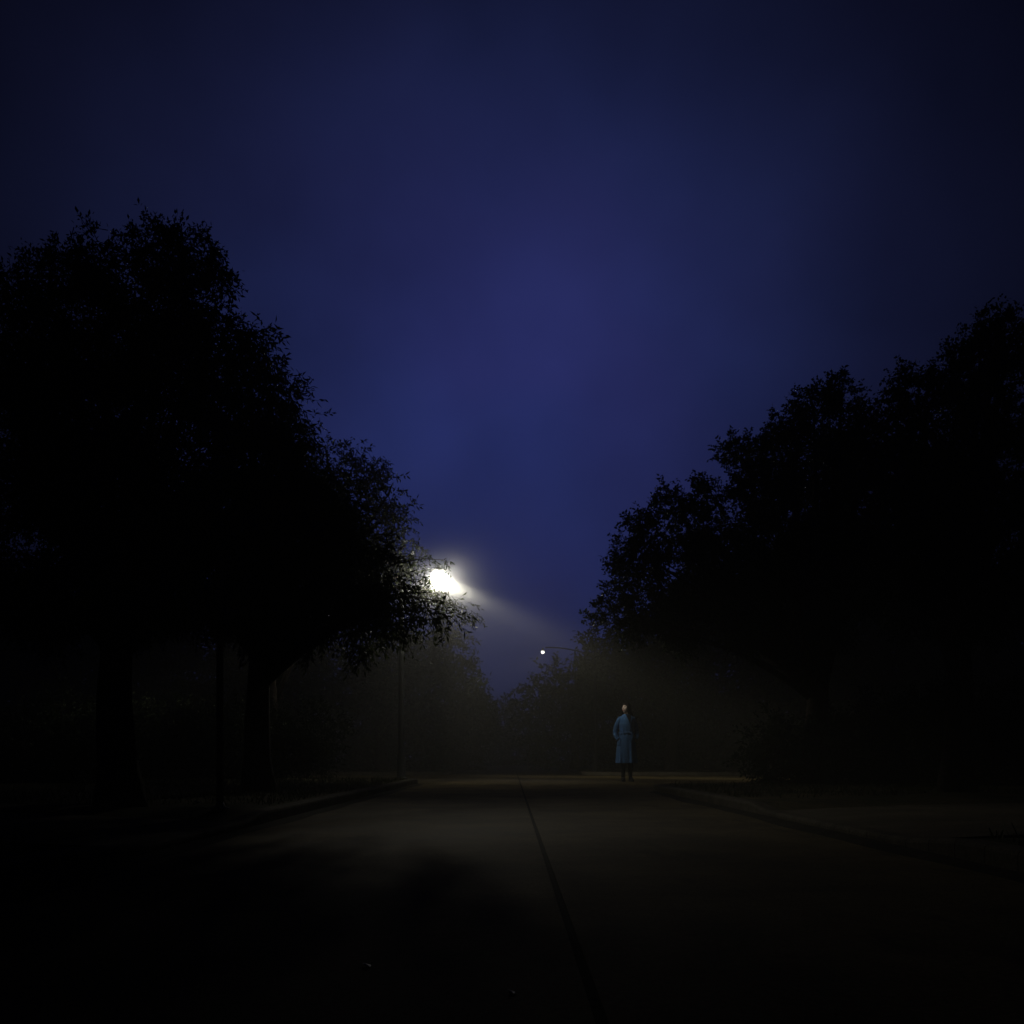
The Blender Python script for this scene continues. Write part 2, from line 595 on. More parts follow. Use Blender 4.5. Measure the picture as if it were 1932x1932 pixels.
def twig_quads(tw, w, frac=1.0):
    b = np.concatenate([t[0] for t in tw])
    e = np.concatenate([t[1] for t in tw])
    if frac < 1:
        m = rng.random(len(b)) < frac
        b, e = b[m], e[m]
    d = unit(e - b)
    s = unit(np.cross(d, rng.normal(size=d.shape)))
    s2 = np.cross(d, s)
    q = []
    for ss in (s, s2):
        V = np.zeros((len(b), 4, 3))
        bb = b - d * 0.06
        V[:, 0] = bb - ss * w
        V[:, 1] = bb + ss * w
        V[:, 2] = e + ss * w * 0.3
        V[:, 3] = e - ss * w * 0.3
        q.append(V)
    return np.concatenate(q)

def make_tree(name, label, cat, base, trunk_r, fork_z, clumps, leaf_l, leaf_w, lai, lmat, droop=0.5,
              group=None, twig=0.28, lean=(0, 0), k=9):
    base = Vector(base)
    root = empty(name, base)
    tag(root, label, cat, group)
    B = np.array(base)
    cl = [(c[0] - B[0], c[1] - B[1], c[2] - B[2], c[3], c[4]) for c in clumps]
    V, tw = leaves_for(cl, leaf_l, leaf_w, lai, droop, k, twig)
    crown = link_mesh('crown', quads_mesh('crown', V), lmat, root, smooth=False)
    top = Vector((lean[0], lean[1], fork_z))
    bm = bmesh.new()
    n = 9
    pts, rads = [], []
    for i in range(n):
        t = i / (n - 1)
        p = top * t + Vector((0.05 * math.sin(3 * t + base.x), 0.05 * math.sin(4 * t + base.y), 0)) * trunk_r * 4
        if i == 0: p = Vector((0, 0, -0.08))
        pts.append(p)
        rads.append(trunk_r * (1.35 - 0.35 * min(1, t * 5)) * (1 - 0.32 * t))
    tube(bm, pts, rads, 14)
    from_bm('trunk', bm, M_BARK, root)
    bm = bmesh.new()
    for i, c in enumerate(cl):
        if c[3] * 0 + 1:
            e = Vector(c[:3])
            s = pts[-1 - (i % 3)].copy()
            mid = s.lerp(e, 0.45) + Vector((0, 0, 0.12 * (e - s).length))
            r0 = min(trunk_r * 0.55, 0.02 + 0.055 * c[3] + 0.012 * (e - s).length)
            if c[3] < 0.30: r0 = 0.010 + 0.0028 * (e - s).length
            q = []
            for j in range(7):
                t = j / 6
                q.append(s * (1 - t) ** 2 + mid * 2 * t * (1 - t) + e * t * t)
            tube(bm, q, [r0 * (1 - 0.86 * j / 6) for j in range(7)], 7)
            for m in range(4):
                dv = Vector(unit(rng.normal(size=3)))
                st = q[3 + m % 4]
                tube(bm, [st, st + dv * c[3] * 0.45 + Vector((0, 0, 0.03)), st + dv * c[3] * 0.85],
                     [r0 * 0.3, r0 * 0.2, r0 * 0.07], 5)
    br = from_bm('branches', bm, M_BARK, root)
    if base.y < 26: link_mesh('twigs', quads_mesh('twigs', twig_quads(tw, 0.004, 0.5)), M_BARK, root, smooth=False)
    return root

def clumps_px(lst, D, spread=0.5, back=0.0, seed=0, cx=None, rs=1.0):
    """(px,py,r_px[,density[,dD]]) at distance D -> world clumps; optional second layer behind"""
    rr = random.Random(seed)
    res = []
    for c in lst:
        px, py, r = c[:3]
        r = r * rs
        dens = c[3] if len(c) > 3 else 1.0
        d = D + (c[4] if len(c) > 4 else rr.uniform(-spread, spread))
        p = P(px, py, d)
        res.append((p.x, p.y, p.z, r / FPX * d, dens))
        if back and r > 60:
            d2 = d + back * rr.uniform(0.7, 1.2)
            qx = px + ((cx if cx else px) - px) * 0.25
            p2 = P(qx, py + 12, d2)
            res.append((p2.x, p2.y, p2.z, r * 0.8 / FPX * d2, dens * 0.55))
    return res

VZ = 0.11
treeA = [(10, 550, 60), (95, 535, 70), (190, 510, 75), (290, 468, 66), (350, 468, 58), (395, 500, 44), (420, 540, 32), (330, 570, 110),
         (200, 640, 130), (60, 680, 120), (360, 690, 115), (130, 790, 170), (330, 840, 150), (40, 920, 140),
         (200, 980, 160), (360, 1010, 130), (70, 1120, 140), (250, 1130, 120), (390, 1130, 85), (430, 640, 60)]
make_tree('street_tree', 'tallest dark tree at the left edge, its broad crown behind the thin steel pole', 'tree',
          (-3.15, 7.9, VZ), 0.17, 1.35, clumps_px(treeA, 7.6, 0.45, 1.3, 1, 150, 0.88), 0.040, 0.018, 4.2, M_LEAF, 0.4,
          'street trees along the left verge', twig=0.10)
treeB = [(470, 655, 62, .8), (515, 735, 62, .8), (450, 760, 110), (545, 835, 50), (500, 880, 130),
         (640, 945, 62), (560, 1000, 140), (430, 1000, 150), (660, 1070, 110),
         (745, 1130, 60), (800, 1150, 36, .9), (690, 1165, 70), (590, 1135, 88), (470, 1120, 105),
         (850, 1166, 18, .7), (560, 1195, 34, .7)]
tB = clumps_px(treeB, 11.2, 0.6, 1.5, 2, 560, 0.86)
tB += clumps_px([(788, 1062, 20, .45), (795, 1098, 18, .40), (783, 1128, 26, .6), (812, 1054, 13, .35), (838, 1056, 11, .3), (808, 1112, 12, .35), (822, 1124, 12, .35),
                 (830, 1137, 17, .45), (856, 1142, 18, .42), (880, 1150, 17, .30), (893, 1166, 12, .25), (845, 1122, 10, .3)],
                18.4, 0.12, 0, 3)
make_tree('street_tree', 'leafy tree overhanging the kerb on the left with its twigs crossing the bright lamp', 'tree',
          (-2.95, 11.5, VZ), 0.17, 1.6, tB, 0.090, 0.029, 4.2, M_LEAF, 0.75,
          'street trees along the left verge', twig=0.26)
treeB2 = [(575, 815, 46, .6), (545, 745, 40, .5), (510, 680, 34, .4), (755, 1085, 40, .8), (620, 880, 56, .7), (672, 868, 46, .6), (715, 885, 38, .5), (660, 930, 70, .8), (732, 935, 36, .5), (765, 955, 14, .4), (745, 985, 38, .6), (690, 1000, 76, .9),
          (765, 1030, 30, .6), (600, 980, 90), (520, 900, 60), (720, 1070, 60, .9), (640, 1060, 90)]
make_tree('street_tree', 'loose leafy tree just left of the bright lamp, its upper leaves faintly lit', 'tree',
          (-4.6, 18.9, VZ), 0.17, 1.9, clumps_px(treeB2, 20.0, 0.5, 0, 12, 620), 0.105, 0.036, 2.4, M_LEAF, 0.7,
          'street trees along the left verge', twig=0.26)
treeD = [(1905, 640, 68), (1850, 665, 62), (1795, 715, 58), (1730, 745, 60), (1670, 775, 48), (1880, 780, 110), (1770, 850, 110), (1690, 880, 90),
         (1900, 960, 140), (1780, 1000, 130), (1690, 1050, 110), (1880, 1120, 120), (1760, 1140, 100)]
make_tree('street_tree', 'tallest dark tree at the right edge, rising out of the picture', 'tree',
          (4.9, 10.8, VZ), 0.18, 1.5, clumps_px(treeD, 10.6, 0.5, 1.6, 4, 1800, 0.92), 0.042, 0.026, 4.0, M_LEAF_R, 0.15,
          'street trees along the right verge', twig=0.11)
treeE = [(1590, 745, 45), (1535, 770, 55), (1480, 815, 55), (1430, 850, 38), (1385, 848, 30), (1365, 848, 16), (1450, 920, 78), (1560, 890, 110),
         (1345, 935, 36), (1320, 905, 14), (1255, 950, 34), (1253, 922, 12), (1300, 1000, 72), (1210, 985, 34), (1215, 1050, 58), (1180, 1030, 26), (1180, 1100, 44),
         (1150, 1150, 28), (1115, 1166, 12), (1240, 1140, 76), (1350, 1080, 110), (1480, 1040, 120), (1390, 1160, 80), (1560, 1080, 120), (1540, 1160, 80),
         (1190, 1190, 30), (1290, 1195, 45), (1640, 850, 85), (1650, 960, 100), (1640, 1080, 100)]
make_tree('street_tree', 'bushy round-topped tree on the right above the standing person', 'tree',
          (4.45, 14.4, VZ), 0.2, 1.6, clumps_px(treeE, 14.8, 0.7, 1.8, 5, 1450, 0.90), 0.055, 0.034, 5.5, M_LEAF_R, 0.2,
          'street trees along the right verge', twig=0.13)
treeF = [(1125, 1225, 40), (1150, 1265, 70), (1095, 1280, 42), (1180, 1200, 55), (1200, 1290, 80), (1250, 1250, 70), (1120, 1340, 50)]
make_tree('street_tree', 'hazy tree farther down the right verge, directly behind the person', 'tree',
          (5.2, 32.0, VZ), 0.2, 1.9, clumps_px(treeF, 31.6, 1.0, 2.0, 6, 1160), 0.15, 0.075, 3.2, M_LEAF_F, 0.3,
          'street trees along the right verge', twig=0.4, k=7)
treeG = [(1035, 1290, 38), (1000, 1310, 26), (1062, 1320, 48), (1010, 1355, 44), (1095, 1300, 46), (1080, 1380, 52), (1020, 1400, 36), (1130, 1350, 60)]
make_tree('street_tree', 'distant tree just below the small far lamp', 'tree',
          (2.6, 40.5, VZ), 0.2, 1.6, clumps_px(treeG, 40, 1.2, 2.0, 7, 1070), 0.2, 0.1, 3.2, M_LEAF_F, 0.3,
          'street trees along the right verge', twig=0.5, k=7)
treeC = [(850, 1225, 55), (800, 1225, 55), (780, 1290, 80), (865, 1290, 50), (885, 1345, 45), (720, 1310, 80), (820, 1370, 65), (660, 1290, 70), (740, 1240, 60), (700, 1380, 60), (895, 1300, 26, .6)]
make_tree('street_tree', 'hazy tree on the left lit softly from in front by the bright lamp', 'tree',
          (-4.2, 31.6, VZ), 0.22, 1.6, clumps_px(treeC, 31.2, 1.0, 2.0, 8, 780), 0.15, 0.07, 3.4, M_LEAF_F, 0.3,
          'street trees along the left verge', twig=0.4, k=7)
treeH = [(905, 1335, 26), (880, 1320, 28), (915, 1370, 28), (900, 1360, 40), (890, 1385, 36), (850, 1350, 40), (860, 1395, 36)]
make_tree('street_tree', 'small far tree at the left end of the street, beside the pale gap of sky', 'tree',
          (-2.7, 46.5, VZ), 0.18, 1.4, clumps_px(treeH, 46, 1.0, 2.0, 9, 880), 0.2, 0.1, 3.2, M_LEAF_F, 0.3,
          'street trees along the left verge', twig=0.5, k=7)

treeI = [(925, 1345, 26), (950, 1335, 20), (975, 1345, 24), (940, 1380, 34), (985, 1385, 32), (960, 1400, 30), (905, 1390, 32)]
make_tree('street_tree', 'faint farthest tree closing the very end of the street', 'tree',
          (-0.4, 64.5, VZ), 0.2, 1.4, clumps_px(treeI, 64, 1.2, 2.0, 10, 955), 0.26, 0.14, 3.4, M_LEAF_F, 0.3,
          'trees at the end of the street', twig=0.6, k=7)
def back_tree(label, px, D, top, half, seed, group):
    rr = random.Random(seed)
    cl = []
    rows = 5
    for i in range(rows):
        t = i / (rows - 1)
        y = 1405 - (1405 - top) * t
        w = half * (0.75 + 0.45 * math.sin(math.pi * (0.15 + 0.75 * t)) - 0.35 * t)
        nn = 4 if i < rows - 1 else 2
        for j in range(nn):
            f = (j + 0.5) / nn - 0.5
            cl.append((px + 2 * w * f + rr.uniform(-12, 12), y + rr.uniform(-14, 14), half * rr.uniform(0.42, 0.6)))
    ls = 0.0052 * D
    make_tree('street_tree', label, 'tree', ((px - 966) / FPX * D, D + 0.4, VZ), 0.2, 1.5, clumps_px(cl, D, 1.0, 2.0, seed, px),
              ls, ls * 0.5, 3.0, M_LEAF_F, 0.3, group, twig=ls * 2.4, k=7)
bl, br_ = 'dark trees standing behind the left street trees', 'dark trees standing behind the right street trees'
back_tree('dark tree behind the left edge of the tallest left tree', 60, 33, 1120, 120, 21, bl)
back_tree('dark tree behind the thin steel pole', 300, 35, 1120, 125, 22, bl)
back_tree('dark tree in the gap just right of the thin steel pole', 520, 36, 1130, 120, 23, bl)
back_tree('dark tree behind the low branches right of the standing person', 1330, 37, 1130, 115, 24, br_)
back_tree('dark tree behind the trunk of the round-topped right tree', 1520, 35, 1120, 125, 25, br_)
back_tree('dark tree behind the gap between the two nearest right trees', 1720, 33, 1110, 125, 26, br_)
back_tree('dark tree behind the right edge of the picture', 1900, 31, 1110, 120, 27, br_)

def make_shrub(label, px, D, w, h, seed, group, n=6):
    rr = random.Random(seed)
    x = (px - 966) / FPX * D
    root = empty('shrub', (x, D, VZ - 0.02))
    tag(root, label, 'shrub', group)
    cl = []
    for i in range(n):
        t = (i + 0.5) / n - 0.5
        r = h * rr.uniform(0.30, 0.44)
        cl.append((t * w + rr.uniform(-.1, .1), rr.uniform(-.3, .3), r * 0.8 + rr.uniform(0, 1) * max(0.05, h - 1.9 * r), r, 1.0))
        cl.append((t * w * 0.9, rr.uniform(-.3, .3), r * 0.6, r * 0.8, 0.8))
    ls = max(0.06, 0.0045 * D)
    V, tw = leaves_for(cl, ls, ls * 0.5, 2.4, 0.1, 7, ls * 2.5)
    V[:, :, 2] = np.maximum(V[:, :, 2], 0.0)
    link_mesh('foliage', quads_mesh('foliage', V), M_SHRUB, root, smooth=False)
    bm = bmesh.new()
    for i in range(5):
        a = rr.uniform(0, 6.28)
        e = Vector(cl[rr.randrange(len(cl))][:3])
        tube(bm, [Vector((0.1 * math.cos(a), 0.1 * math.sin(a), -0.05)), e * 0.5 + Vector((0, 0, 0.1)), e], [0.025, 0.018, 0.008], 6)
    from_bm('stems', bm, M_BARK, root)
    return root
gl, gr, ge = 'shrubs under the left trees', 'shrubs under the right trees', 'shrubs closing the end of the street'
make_shrub('dark shrub at the left edge of the picture, behind the tallest left tree', 90, 15, 2.6, 1.7, 1, gl)
make_shrub('dark shrub behind and left of the thin steel pole', 310, 18, 2.6, 1.9, 2, gl)
make_shrub('dark shrub seen just right of the thin steel pole', 500, 18.3, 2.4, 1.7, 3, gl)
make_shrub('dark shrub across the side street behind the lamp post', 660, 32, 2.6, 1.6, 4, gl)
make_shrub('dark shrub across the side street, just right of the person', 1345, 33, 2.6, 1.7, 5, gr)
make_shrub('dark shrub under the middle of the round-topped right tree', 1560, 14.6, 2.2, 1.4, 6, gr)
make_shrub('dark shrub left of the trunk of the tallest right tree', 1690, 14.2, 2.2, 1.6, 7, gr)
make_shrub('dark shrub at the right edge of the picture', 1870, 13.5, 2.2, 1.7, 8, gr)
make_shrub('broad dark shrub across the side street, right of the lamp post', 800, 36, 4.2, 2.2, 13, gl, 8)
make_shrub('broad dark shrub across the side street, hidden mostly behind the person', 1225, 37, 4.4, 2.3, 14, gr, 8)
make_shrub('low hazy shrub closing the left side of the street end', 880, 57, 3.0, 1.7, 9, ge)
make_shrub('low hazy shrub closing the middle of the street end', 962, 60, 3.0, 1.6, 10, ge)
make_shrub('low hazy shrub closing the right side of the street end', 1045, 58, 3.0, 1.8, 11, ge)
make_shrub('tall hazy shrub behind the person at the far right of the street end', 1140, 52, 3.4, 2.2, 12, ge)

# ------------------------------------------------------------------ street lamps
def lamp_light(name, power, lobe, back):
    ld = bpy.data.lights.new(name, 'POINT')
    ld.energy = power
    ld.color = LAMP_COL
    ld.shadow_soft_size = 0.12
    ld.use_nodes = True
    nt = ld.node_tree
    nt.nodes.clear()
    out = nt.nodes.new('ShaderNodeOutputLight')
    em = nt.nodes.new('ShaderNodeEmission')
    nt.links.new(em.outputs[0], out.inputs[0])
    tcn = nt.nodes.new('ShaderNodeTexCoord')
    sp = nt.nodes.new('ShaderNodeSeparateXYZ')
    nt.links.new(tcn.outputs['Normal'], sp.inputs[0])
    neg = nt.nodes.new('ShaderNodeMath'); neg.operation = 'MULTIPLY'; neg.inputs[1].default_value = -1
    nt.links.new(sp.outputs['Z'], neg.inputs[0])
    def profile(stops):                         # intensity over the cosine from straight down
        r = nt.nodes.new('ShaderNodeValToRGB')
        cr = r.color_ramp
        cr.interpolation = 'EASE'
        cr.elements[0].position, cr.elements[1].position = stops[0][0], stops[-1][0]
        for e, v in ((cr.elements[0], stops[0][1]), (cr.elements[1], stops[-1][1])):
            e.color = (v, v, v, 1)
        for pos, v in stops[1:-1]:
            cr.elements.new(pos).color = (v, v, v, 1)
        nt.links.new(neg.outputs[0], r.inputs['Fac'])
        return r.outputs['Color']
    hv = nt.nodes.new('ShaderNodeCombineXYZ')
    nt.links.new(sp.outputs['X'], hv.inputs[0])
    nt.links.new(sp.outputs['Y'], hv.inputs[1])
    hn = nt.nodes.new('ShaderNodeVectorMath'); hn.operation = 'NORMALIZE'
    nt.links.new(hv.outputs[0], hn.inputs[0])
    def azimuth(d, lo, hi, vmin, vmax):
        dp = nt.nodes.new('ShaderNodeVectorMath'); dp.operation = 'DOT_PRODUCT'
        nt.links.new(hn.outputs[0], dp.inputs[0])
        dp.inputs[1].default_value = Vector((d[0], d[1], 0)).normalized()
        mr = nt.nodes.new('ShaderNodeMapRange')
        mr.interpolation_type = 'SMOOTHSTEP'
        for k, v in zip(('From Min', 'From Max', 'To Min', 'To Max'), (lo, hi, vmin, vmax)):
            mr.inputs[k].default_value = v
        nt.links.new(dp.outputs['Value'], mr.inputs['Value'])
        return mr.outputs[0]
    def op(o, a, b):
        n = nt.nodes.new('ShaderNodeMath'); n.operation = o
        nt.links.new(a, n.inputs[0]); nt.links.new(b, n.inputs[1])
        return n
    # two lobes shaped to light the given directions, plus a little spill
    far_lobe = op('MULTIPLY', profile(((0.02, 0.030), (0.20, 0.024), (0.27, 0.06), (0.33, 0.45), (0.40, 1.0), (0.455, 0.66), (0.505, 0.20), (0.56, 0.06), (1.0, 0.04))),
                  azimuth(lobe, 0.62, 0.94, 0.12, 1.0))
    near_lobe = op('MULTIPLY', profile(((0.08, 0.0), (0.16, 0.02), (0.21, 0.10), (0.25, 0.24), (0.30, 0.40), (0.345, 0.28), (0.40, 0.05), (0.47, 0.01), (1.0, 0.0))),
                   azimuth(back, 0.90, 0.995, 0.0, 1.0))
    mu = op('ADD', far_lobe.outputs[0], near_lobe.outputs[0])
    nt.links.new(mu.outputs[0], em.inputs['Strength'])
    return ld

def street_lamp(label, base, reach, head_z, power, lobe, back, bowl_strength, hs=1.0):
    """post on the verge, bracket arm over the road, hooded head with a frosted bowl"""
    root = empty('street_lamp', base)
    tag(root, label, 'street lamp', 'street lamps along the road')
    s = 1 if reach > 0 else -1
    hz = head_z - base[2]
    bm = bmesh.new()
    lathe(bm, [(0.13, -0.05), (0.13, 0.02), (0.085, 0.03), (0.08, 0.45), (0.058, 0.5), (0.045, hz - 0.25), (0.04, hz + 0.12), (0.0, hz + 0.14)], 16)
    from_bm('post', bm, M_HOOD, root)
    bm = bmesh.new()
    pts = []
    for i in range(9):
        t = i / 8
        pts.append(Vector((reach * (0.95 * t), 0, hz - 0.12 + 0.26 * math.sin(t * math.pi * 0.55))))
    tube(bm, pts, [0.019] * 9, 10)
    from_bm('arm', bm, M_HOOD, root)
    bm = bmesh.new()
    lathe(bm, [(hs * a, hs * b) for a, b in [(0.155, 0.105), (0.16, 0.115), (0.15, 0.135), (0.10, 0.155), (0.05, 0.16), (0.0, 0.16)]], 24, (reach, 0, hz + 0.01))
    hood = from_bm('hood', bm, M_HOOD, root)
    bm = bmesh.new()
    lathe(bm, [(0.0, hs * 0.155), (0.03, hs * 0.155), (0.032, hs * 0.155 + 0.05), (0.025, hs * 0.155 + 0.06), (0.0, hs * 0.155 + 0.064)], 12, (reach, 0, hz + 0.01))
    from_bm('photocell', bm, M_STEEL, root)
    bm = bmesh.new()
    prof = [(0.0, -0.20 * hs)] + [(0.165 * hs * math.sin(t), -0.03 * hs - 0.17 * hs * math.cos(t)) for t in [0.25, 0.5, 0.75, 1.0, 1.25, 1.5, 1.8, 2.1, 2.35]] + [(0.0, 0.098 * hs)]
    lathe(bm, prof, 24, (reach, 0, hz + 0.005))
    m = bpy.data.materials.new('frosted_bowl')
    m.use_nodes = True
    b = m.node_tree.nodes['Principled BSDF']
    b.inputs['Base Color'].default_value = (0.8, 0.8, 0.78, 1)
    b.inputs['Roughness'].default_value = 0.3
    b.inputs['Emission Color'].default_value = (1.0, 0.96, 0.88, 1)
    b.inputs['Emission Strength'].default_value = bowl_strength
    tr = m.node_tree.nodes.new('ShaderNodeBsdfTransparent')
    mx = m.node_tree.nodes.new('ShaderNodeMixShader')
    mx.inputs[0].default_value = 0.4
    m.node_tree.links.new(tr.outputs[0], mx.inputs[1])
    m.node_tree.links.new(b.outputs[0], mx.inputs[2])
    m.node_tree.links.new(mx.outputs[0], m.node_tree.nodes['Material Output'].inputs['Surface'])
    from_bm('lamp_bowl', bm, m, root)
    lo = bpy.data.objects.new('lamp_light', lamp_light('lamp_light', power, lobe, back))
    COL.objects.link(lo)
    lo.parent = root
    lo.location = (reach, 0, hz - 0.03 * hs)
    return root

LD = 19.2
pL = P(828, 1090, LD)
postx = (757 - 966) / FPX * LD
street_lamp('bright glowing street lamp on the left, half hidden by leaves', (postx, LD, 0.10), pL.x - postx, pL.z + 0.02,
            LAMP_MAIN, (2.9, 2.8), (0.13, -1.0), 60.0)  # lobes aimed to light the person and the road before the camera
p2 = P(1024, 1233, 31)
street_lamp('tiny far street lamp, a small white light high over the end of the road', (2.62, 31, 0.10), p2.x - 2.62, p2.z + 0.05,
            LAMP_FAR, (-0.6, -1.0), (-0.2, 1.0), 1.8, 0.34)

# ------------------------------------------------------------------ steel pole beside the left path
poleD = 7.5
px_ = (415 - 966) / FPX * poleD
root = empty('steel_pole', (px_, poleD, 0.105))
tag(root, 'thin grey steel pole beside the path on the left, its top in leaves', 'pole')
bm = bmesh.new()
lathe(bm, [(0.026, -0.05), (0.026, 2.25), (0.022, 2.26), (0.0, 2.262)], 16)
from_bm('shaft', bm, M_STEEL, root)
bm = bmesh.new()
lathe(bm, [(0.0, 0.0), (0.07, 0.0), (0.07, 0.012), (0.04, 0.022), (0.0265, 0.06), (0.0, 0.06)], 16)
from_bm('base_flange', bm, M_STEEL, root)
bm = bmesh.new()
lathe(bm, [(0.0, 2.255), (0.031, 2.255), (0.031, 2.29), (0.018, 2.31), (0.0, 2.315)], 16)
from_bm('cap', bm, M_STEEL, root)

# ------------------------------------------------------------------ fallen leaves
M_DRY = mat('dry_leaf', (0.30, 0.24, 0.12), 0.55, 0.4, base2=(0.42, 0.36, 0.22), scale=30)
M_PALE = mat('pale_litter', (0.55, 0.53, 0.48), 0.6, 0.4, base2=(0.65, 0.63, 0.58), scale=30)
def fallen_leaf(label, x, y, z, rz, L, m, curl=0.35):
    bm = bmesh.new()
    n = 8
    top = []
    for i in range(n + 1):
        t = i / n
        w = 0.30 * L * math.sin(math.pi * min(1, t * 1.02)) ** 0.8 * (1 - 0.35 * t) + 0.0008
        zz = 0.003 + curl * L * (t - 0.5) ** 2
        top.append([bm.verts.new((sx * w, (t - 0.5) * L, zz + abs(sx) * w * 0.55)) for sx in (-1, -0.5, 0, 0.5, 1)])
    for a, b in zip(top, top[1:]):
        for k in range(4):
            bm.faces.new((a[k], a[k + 1], b[k + 1], b[k]))
    ret = bmesh.ops.extrude_face_region(bm, geom=bm.faces[:])
    for v in ret['geom']:
        if isinstance(v, bmesh.types.BMVert): v.co.z += 0.0006
    o = from_bm('fallen_leaf', bm, m)
    o.location = (x, y, z)
    o.rotation_euler = (0.1, 0.25, rz)
    return tag(o, label, 'leaf', 'dead leaves on the ground')
d = 2.30
fallen_leaf('curled dead leaf on the road slab left of the joint, the farther of two', (690 - 966) / FPX * d, d, 0.002, 0.6, 0.034, M_DRY)
d = 2.04
fallen_leaf('curled dead leaf on the road nearest the bottom of the picture', (963 - 966) / FPX * d, d, 0.002, 0.5, 0.026, M_DRY)
d = 7.9
fallen_leaf('pale dead leaf on the grass just left of the thin steel pole', (371 - 966) / FPX * d, d, 0.135, 1.0, 0.09, M_PALE)

# ------------------------------------------------------------------ the person
M_SKIN = mat('skin', (0.42, 0.335, 0.29), 0.5, 0.4, base2=(0.48, 0.38, 0.33), scale=20)
M_HAIR = mat('dark_hair', (0.004, 0.0034, 0.003), 0.6, 0.12, base2=(0.009, 0.007, 0.006), scale=40)
M_COAT = mat('blue_wool', (0.060, 0.155, 0.35), 0.85, 0.2, base2=(0.072, 0.18, 0.40), scale=30, bump=0.35, bscale=180, sheen=0.15)
M_BOOT = mat('black_leather', (0.012, 0.012, 0.012), 0.45, 0.4, base2=(0.02, 0.019, 0.018), scale=12)
M_KNIT = mat('black_knit', (0.010, 0.010, 0.011), 0.9, 0.2)
M_EYE = mat('eye_white', (0.6, 0.58, 0.55), 0.2, 0.5)
M_IRIS = mat('dark_iris', (0.02, 0.013, 0.009), 0.2, 0.5)
M_LIP = mat('lip_colour', (0.28, 0.09, 0.08), 0.45, 0.4)
M_BROW = mat('brow_hair', (0.02, 0.014, 0.011), 0.8, 0.2)

def remesh_to(name, bm, voxel, material, parent, smooth=2):
    me = bpy.data.meshes.new(name + '_src')
    bmesh.ops.recalc_face_normals(bm, faces=bm.faces)
    bm.to_mesh(me); bm.free()
    o = bpy.data.objects.new(name + '_src', me)
    COL.objects.link(o)
    md = o.modifiers.new('r', 'REMESH'); md.mode = 'VOXEL'; md.voxel_size = voxel
    ms = o.modifiers.new('s', 'SMOOTH'); ms.factor = 0.5; ms.iterations = smooth
    dg = bpy.context.evaluated_depsgraph_get()
    dg.update()
    me2 = bpy.data.meshes.new_from_object(o.evaluated_get(dg))
    bpy.data.objects.remove(o)
    me2.name = name
    me2.materials.clear()
    return link_mesh(name, me2, material, parent)

def capsule_chain(bm, pts, rads, seg=12):
    """tapered limb with rounded ends"""
    p = [Vector(a) for a in pts]
    d0 = (p[0] - p[1]).normalized(); d1 = (p[-1] - p[-2]).normalized()
    q = [p[0] + d0 * rads[0] * .8, p[0] + d0 * rads[0] * .5] + p + [p[-1] + d1 * rads[-1] * .5, p[-1] + d1 * rads[-1] * .8]
    r = [rads[0] * .55, rads[0] * .85] + list(rads) + [rads[-1] * .85, rads[-1] * .55]
    tube(bm, q, r, seg)

# head frame: looks towards the lamp (viewer's left), chin a little up
HEADC = Vector((0.005, 0.0, 1.575))
HROT = Matrix.Rotation(math.radians(-52), 4, 'Z') @ Matrix.Rotation(math.radians(-13), 4, 'X')
def hp(x, y, z):
    return HEADC + (HROT @ Vector((x, y, z)))
def head_shape(u, v):
    """u around (0 = face front, -y), v from chin (0) to crown (pi)"""
    sx, sy, sz = 0.072, 0.092, 0.112
    x = math.sin(v) * math.sin(u); y = -math.sin(v) * math.cos(u); z = -math.cos(v)
    X, Y, Z = x * sx, y * sy, z * sz
    jaw = max(0.0, -z)
    X *= 1 - 0.30 * jaw ** 1.5
    if y < 0: Y *= 1 - 0.04 * jaw
    else: Y *= 1 + 0.06 * (z > 0) - 0.22 * jaw
    def gs(cx, cz, wx, wz): return math.exp(-((X - cx) / wx) ** 2 - ((Z - cz) / wz) ** 2)
    if y < 0.1:
        f = 0
        f += 0.024 * gs(0, -0.030, 0.011, 0.011)          # nose tip
        f += 0.014 * gs(0, -0.010, 0.009, 0.020)          # bridge
        f += 0.009 * gs(0, -0.062, 0.020, 0.010)          # lips
        f -= 0.005 * gs(0, -0.063, 0.022, 0.0028)
        f += 0.013 * gs(0, -0.098, 0.020, 0.016)          # chin
        for s in (-1, 1):
            f -= 0.012 * gs(s * 0.030, 0.004, 0.014, 0.011)   # sockets
            f += 0.006 * gs(s * 0.028, 0.024, 0.022, 0.008)   # brow
            f += 0.006 * gs(s * 0.042, -0.028, 0.018, 0.018)  # cheek
        Y -= f
    return X, Y, Z

